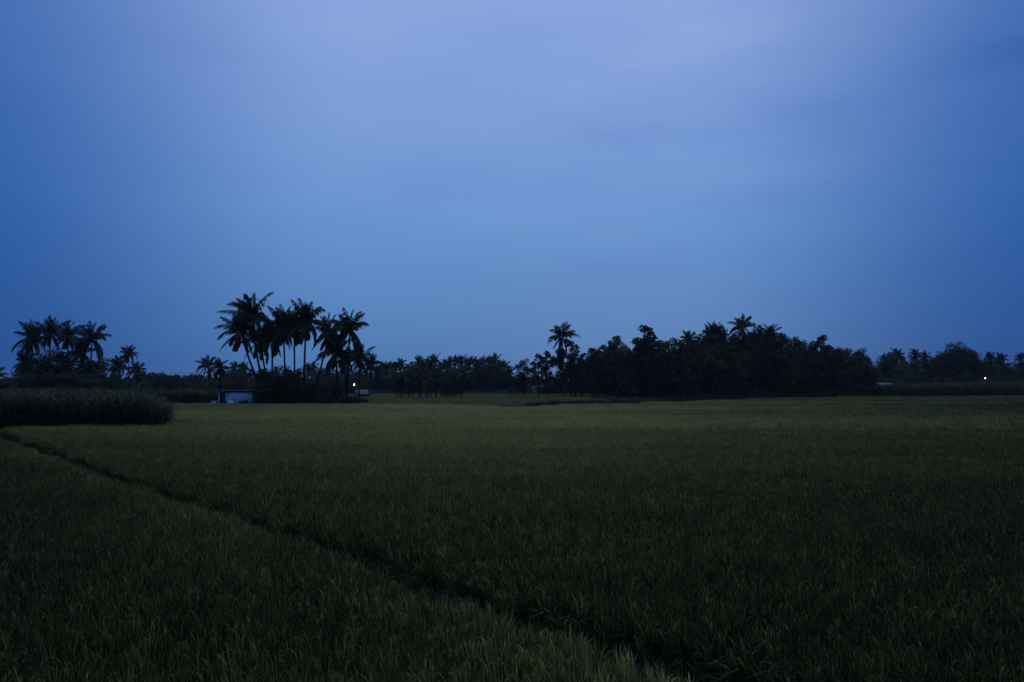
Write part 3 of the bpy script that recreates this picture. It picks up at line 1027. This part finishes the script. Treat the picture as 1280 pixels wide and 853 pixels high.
d = 103.5
hut = thing('hut', 'small whitewashed hut with flat slab roof among the palms', 'hut', (X_at(295, d), d, 0), -.04)
mb = MB()                                  # walls with a door opening on the left end
w0, w1 = -1.75, 2.05
mb.box(w0 + .5, w1, 0, .2, 0, 2.0)
mb.box(w1 - .2, w1, .2, 2.8, 0, 2.0)
mb.box(w0, w1 - .2, 2.6, 2.8, 0, 2.0)
mb.box(w0 - .45, w0 - .12, .1, .3, 0, 2.0)
mb.box(w0 - .45, w0 - .25, .3, 2.6, 0, 2.0)
link('wall', mb.mesh('hut_wall', M_WALL), M_WALL, hut)
box_part('roof', (w0 - .65, w1 + .15, -.3, 3.0, 2.003, 2.11), M_TILE, hut)
box_part('door', (w0 - .12, w0 + .5, .12, .17, 0, 1.95), M_DARKWOOD, hut, bev=0)
box_part('beam', (w0 + .3, w1 - .1, -.14, -.003, 1.83, 2.0), M_DARKWOOD, hut)
mb = MB()
for k in range(7):
    mb.box(2.2, 3.75, -.2 + k * .34, .13 + k * .34, 1.93 - .012 * (k % 2), 1.97 - .012 * (k % 2))
link('lean_to_roof', mb.mesh('lean_to_roof', M_TILE), M_TILE, hut)
box_part('post', (3.42, 3.60, -.1, .08, 0, 1.75), M_WALL, hut)
mb = MB()
mb.box(-.27, .27, -.25, .25, 0, .75)
mb.box(-.31, .31, -.29, .29, .75, .80)
t = thing('water_tank', 'low white concrete tank left of the hut', 'tank', (X_at(268.5, 102), 102, 0), .1)
o = link('tank_body', mb.mesh('tank_body', M_WALL), M_WALL, t)
mb = MB()
random.seed(3)
pts = []
for ring, (rr, zz) in enumerate(((.62, 0), (.55, .3), (.38, .58), (.15, .78))):
    for k in range(10):
        a = 2 * PI * k / 10
        q = rr * random.uniform(.82, 1.15)
        pts.append((q * math.cos(a), q * .7 * math.sin(a), zz * random.uniform(.9, 1.1)))
fs = [(r_ * 10 + k, r_ * 10 + (k + 1) % 10, r_ * 10 + 10 + (k + 1) % 10, r_ * 10 + 10 + k) for r_ in range(3) for k in range(10)] + [tuple(range(30, 40))]
mb.add(pts, fs)
t = link('sand_heap', mb.mesh('sand_heap', M_WALL, smooth=True), M_WALL, None, (X_at(289, 101.6), 101.6, 0), scale=(1, 1, 1.1))
tag(t, 'pale heap piled against the foot of the hut wall', 'heap')


# ------------------------------------------------------------------ other houses and wall
def house(px, d, w, dep, h, rh, roof_mat, wall_mat, label, rz=0.0):
    t = thing('house', label, 'house', (X_at(px, d), d, 0), rz)
    mb = MB()
    mb.box(-w / 2, w / 2, 0, dep, 0, h)
    mb.add([(-w / 2, 0, h), (-w / 2, dep, h), (-w / 2, dep / 2, h + rh), (w / 2, 0, h), (w / 2, dep, h), (w / 2, dep / 2, h + rh)], [(0, 1, 2), (3, 5, 4)])
    link('wall', mb.mesh('house_wall', wall_mat), wall_mat, t)
    mb = MB()
    e = .3
    for sg in (0, 1):
        y0 = -e if sg == 0 else dep + e
        z0 = h - e * rh / (dep / 2)
        mb.add([(-w / 2 - e, y0, z0 + .02), (w / 2 + e, y0, z0 + .02), (w / 2 + e, dep / 2, h + rh + .02), (-w / 2 - e, dep / 2, h + rh + .02),
                (-w / 2 - e, y0, z0 + .10), (w / 2 + e, y0, z0 + .10), (w / 2 + e, dep / 2, h + rh + .10), (-w / 2 - e, dep / 2, h + rh + .10)],
               [(3, 2, 1, 0), (4, 5, 6, 7), (0, 1, 5, 4), (0, 4, 7, 3), (1, 2, 6, 5)])
    link('roof', mb.mesh('house_roof', roof_mat), roof_mat, t)
    box_part('door', (-.4, .4, -.05, -.003, 0, min(1.8, h - .2)), M_DARKWOOD, t, bev=0)
    box_part('window', (w * .28, w * .28 + .5, -.04, -.003, h * .45, h * .45 + .5), M_DARK, t, bev=0)
    return t


house(453, 158, 1.9, 2.6, .95, .65, M_CONC, M_TILE, 'small grey roofed shed behind the bush right of the lamp', .25)
house(695.5, 208, 1.5, 2, 1.75, .35, M_CONC, M_WALL, 'tiny white house glimpsed between trunks below the lone palm')
house(759, 205, 1.1, 2, 1.7, .3, M_CONC, M_WALL, 'tiny pale house glimpsed between trunks in the grove left half')
house(1109, 190, 2.8, 3, 2.3, .62, M_TEAL, M_CONC, 'low house with teal roof just showing above the right hand cane')
mb = MB()
x0, x1 = X_at(452, 262), X_at(646, 262)
k = 0
xx = x0
while xx < x1:
    mb.box(xx, xx + 2.9, 262, 262.15, 0, .72)
    mb.box(xx + 2.9, xx + 3.1, 261.95, 262.2, 0, .95)
    xx += 3.1
w = link('boundary_wall', mb.mesh('boundary_wall', M_CONC), M_CONC)
tag(w, 'long low pale wall in front of the hazy treeline', 'wall')


# ------------------------------------------------------------------ lamps, poles, wires
def uv_ball(mb, c, r, n=10, m=7):
    vs, fs = [], []
    for j in range(m + 1):
        th = PI * j / m
        for i in range(n):
            ph = 2 * PI * i / n
            vs.append((c[0] + r[0] * math.sin(th) * math.cos(ph), c[1] + r[1] * math.sin(th) * math.sin(ph), c[2] + r[2] * math.cos(th)))
    for j in range(m):
        for i in range(n):
            fs.append((j * n + i, j * n + (i + 1) % n, (j + 1) * n + (i + 1) % n, (j + 1) * n + i))
    mb.add(vs, fs)


def lamp(px, py, d, label, rb):
    z = Z_at(py, d)
    t = thing('street_lamp', label, 'lamp', (X_at(px, d) + .25, d + .1, 0))
    mb = MB()
    mb.tube([(0, 0, 0), (0, 0, z * .5), (0, 0, z + .3)], [.06, .055, .045], 8)
    link('pole', mb.mesh('lamp_pole', M_DARKWOOD, smooth=True), M_DARKWOOD, t)
    mb = MB()
    mb.tube([(0, 0, z + .2), (-.1, -.05, z + .28), (-.25, -.1, z + .26)], [.025, .025, .025], 6)
    link('arm', mb.mesh('lamp_arm', M_METAL, smooth=True), M_METAL, t)
    mb = MB()
    mb.tube([(-.25, -.1, z + .30), (-.25, -.1, z + .22), (-.25, -.1, z + .17)], [.04, .10, .16], 10)
    hd = link('lamp_head', mb.mesh('lamp_head', M_METAL), M_METAL, t)
    mb = MB()
    uv_ball(mb, (-.25, -.1, z), (rb, rb, rb * 1.2))
    link('bulb', mb.mesh('lamp_bulb', M_BULB, smooth=True), M_BULB, hd)


lamp(443, 481, 100.5, 'lit white lamp on a short post beside the bush right of the palms', .075)
lamp(1231, 473, 176, 'lit lamp shining above the right hand cane', .09)


def utility_pole(px, d, h, label):
    t = thing('utility_pole', label, 'utility pole', (X_at(px, d), d, 0), 0, 'poles of the power line')
    mb = MB()
    mb.tube([(0, 0, 0), (0, 0, h * .5), (0, 0, h)], [.1, .09, .075], 8)
    link('post', mb.mesh('pole_post', M_DARKWOOD, smooth=True), M_DARKWOOD, t)
    mb = MB()
    mb.box(-.06, .06, -.55, .55, h - .35, h - .25)
    link('crossarm', mb.mesh('pole_crossarm', M_METAL), M_METAL, t)
    return t


dp = 150
hp = Z_at(463, dp)
utility_pole(272, dp, hp, 'thin utility pole behind the hut left end')
utility_pole(-25, dp, hp, 'thin utility pole hidden behind the left palm clump')
for k, off in enumerate((-.5, .5)):
    mb = MB()
    a, b = X_at(-25, dp), X_at(272, dp)
    pts = [(a + (b - a) * f, dp + off, hp - .24 - .5 * (1 - (2 * f - 1) ** 2)) for f in np.linspace(0, 1, 24)]
    mb.tube(pts, [.012] * 24, 4)
    t = link('power_wire', mb.mesh('power_wire', M_METAL), M_METAL)
    tag(t, 'thin sagging power wire between two poles, %s of the pair' % ('nearer' if k == 0 else 'farther'), 'wire', 'wires of the power line')

# ------------------------------------------------------------------ air
m, nt, N, L = new_mat('thin_haze')
pv_ = N.new('ShaderNodeVolumePrincipled')
pv_.inputs['Color'].default_value = (.86, .9, .96, 1)
pv_.inputs['Density'].default_value = .00013
o = N.new('ShaderNodeOutputMaterial')
L.new(pv_.outputs[0], o.inputs['Volume'])
mb = MB()
mb.box(-2700, 2700, -330, 3700, -2, 24)
h = link('haze', mb.mesh('haze', m), m)
h.display_type = 'WIRE'
tag(h, 'thin evening haze over the fields', 'haze', kind='stuff')

# ------------------------------------------------------------------ sky, sun
w = bpy.data.worlds.new('World')
scene.world = w
w.use_nodes = True
N, L = w.node_tree.nodes, w.node_tree.links
N.clear()
SUN_EL, SUN_AZ = math.radians(2.0), math.radians(8.0)
sky = N.new('ShaderNodeTexSky')
sky.sky_type = 'NISHITA'
sky.sun_disc = False
sky.sun_elevation = SUN_EL
sky.sun_rotation = SUN_AZ
sky.ozone_density = 4.0
sky.air_density = 1.2
tc = N.new('ShaderNodeTexCoord')
sx = N.new('ShaderNodeSeparateXYZ')
L.new(tc.outputs['Generated'], sx.inputs[0])
# overcast dusk dome: colour by elevation
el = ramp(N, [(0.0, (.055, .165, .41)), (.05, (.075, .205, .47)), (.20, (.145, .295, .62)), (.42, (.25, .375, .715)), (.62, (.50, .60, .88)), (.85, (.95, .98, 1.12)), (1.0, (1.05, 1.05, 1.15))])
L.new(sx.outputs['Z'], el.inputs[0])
# darker and bluer to the sides, dark behind (the light left is where the sun went down)
ax = math_node(N, L, 'SUBTRACT', sx.outputs['X'], .0)
ax = math_node(N, L, 'ABSOLUTE', ax)
sr = N.new('ShaderNodeMapRange')
sr.interpolation_type = 'SMOOTHSTEP'
sr.inputs['From Min'].default_value = .18
sr.inputs['From Max'].default_value = .572
L.new(ax, sr.inputs['Value'])
side = N.new('ShaderNodeMix')
side.data_type = 'RGBA'
side.blend_type = 'MULTIPLY'
L.new(sr.outputs[0], side.inputs[0])
L.new(el.outputs[0], side.inputs[6])
side.inputs[7].default_value = (.19, .38, .62, 1)
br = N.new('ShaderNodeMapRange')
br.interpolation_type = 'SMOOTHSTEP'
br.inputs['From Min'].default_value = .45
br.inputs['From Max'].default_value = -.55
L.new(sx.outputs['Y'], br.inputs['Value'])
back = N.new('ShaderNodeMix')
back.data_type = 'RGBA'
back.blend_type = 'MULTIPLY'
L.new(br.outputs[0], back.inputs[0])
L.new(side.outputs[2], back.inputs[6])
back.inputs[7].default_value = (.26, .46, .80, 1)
# soft cloud sheets
mp = N.new('ShaderNodeMapping')
mp.inputs['Scale'].default_value = (1.1, 1.1, 4.6)
mp.inputs['Rotation'].default_value = (0, math.radians(16), 0)
mp.inputs['Location'].default_value = (3.1, .7, 1.9)
L.new(tc.outputs['Generated'], mp.inputs['Vector'])
nz = N.new('ShaderNodeTexNoise')
nz.inputs['Scale'].default_value = 3.0
nz.inputs['Detail'].default_value = 5
nz.inputs['Roughness'].default_value = .5
L.new(mp.outputs[0], nz.inputs['Vector'])
cr = ramp(N, [(.3, (.80, .83, .92)), (.45, (.97, .98, 1)), (.55, (1.04, 1.01, 1)), (.7, (1.2, 1.10, 1.04))])
L.new(nz.outputs['Fac'], cr.inputs[0])
cl = N.new('ShaderNodeMix')
cl.data_type = 'RGBA'
cl.blend_type = 'MULTIPLY'
cm = N.new('ShaderNodeMapRange')
cm.inputs['From Min'].default_value, cm.inputs['From Max'].default_value = .06, .30
cm.inputs['To Min'].default_value, cm.inputs['To Max'].default_value = .15, .85
L.new(sx.outputs['Z'], cm.inputs['Value'])
cx = N.new('ShaderNodeMapRange')
cx.inputs['From Min'].default_value, cx.inputs['From Max'].default_value = -.25, .2
cx.inputs['To Min'].default_value, cx.inputs['To Max'].default_value = .35, 1.0
L.new(sx.outputs['X'], cx.inputs['Value'])
cf = math_node(N, L, 'MULTIPLY', cm.outputs[0], cx.outputs[0])
L.new(cf, cl.inputs[0])
L.new(back.outputs[2], cl.inputs[6])
L.new(cr.outputs[0], cl.inputs[7])
sm = N.new('ShaderNodeMix')               # a little of the clear dusk sky shows through
sm.data_type = 'RGBA'
sm.blend_type = 'ADD'
sm.inputs[0].default_value = 1.0
L.new(cl.outputs[2], sm.inputs[6])
ds = N.new('ShaderNodeMix')
ds.data_type = 'RGBA'
ds.blend_type = 'MULTIPLY'
ds.inputs[0].default_value = 1.0
L.new(sky.outputs[0], ds.inputs[6])
ds.inputs[7].default_value = (.004, .005, .008, 1)
L.new(ds.outputs[2], sm.inputs[7])
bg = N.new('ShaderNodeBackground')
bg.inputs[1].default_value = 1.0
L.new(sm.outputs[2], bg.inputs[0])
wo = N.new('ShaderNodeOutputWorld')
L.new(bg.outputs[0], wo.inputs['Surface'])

sd = bpy.data.lights.new('dusk_sun', 'SUN')
sd.energy = .05
sd.angle = math.radians(40)
sd.color = (1.0, .93, .85)
so = bpy.data.objects.new('dusk_sun', sd)
COL.objects.link(so)
so.rotation_euler = (math.radians(-42), 0, math.radians(8))   # high diffuse glow, from ahead of the camera
so.location = (0, 60, 80)

# ------------------------------------------------------------------ render settings
scene.render.engine = 'CYCLES'
c = scene.cycles
c.max_bounces = 5
c.diffuse_bounces = 3
c.glossy_bounces = 2
c.transmission_bounces = 3
c.transparent_max_bounces = 8
c.volume_bounces = 0
c.use_denoising = True
c.denoiser = 'OPENIMAGEDENOISE'
c.denoising_input_passes = 'RGB_ALBEDO_NORMAL'
c.sample_clamp_indirect = .6
c.use_adaptive_sampling = True
c.adaptive_threshold = .01
vs = scene.view_settings
vs.view_transform = 'Standard'
vs.look = 'None'
vs.exposure = 0
vs.gamma = 1
vs.use_curve_mapping = False
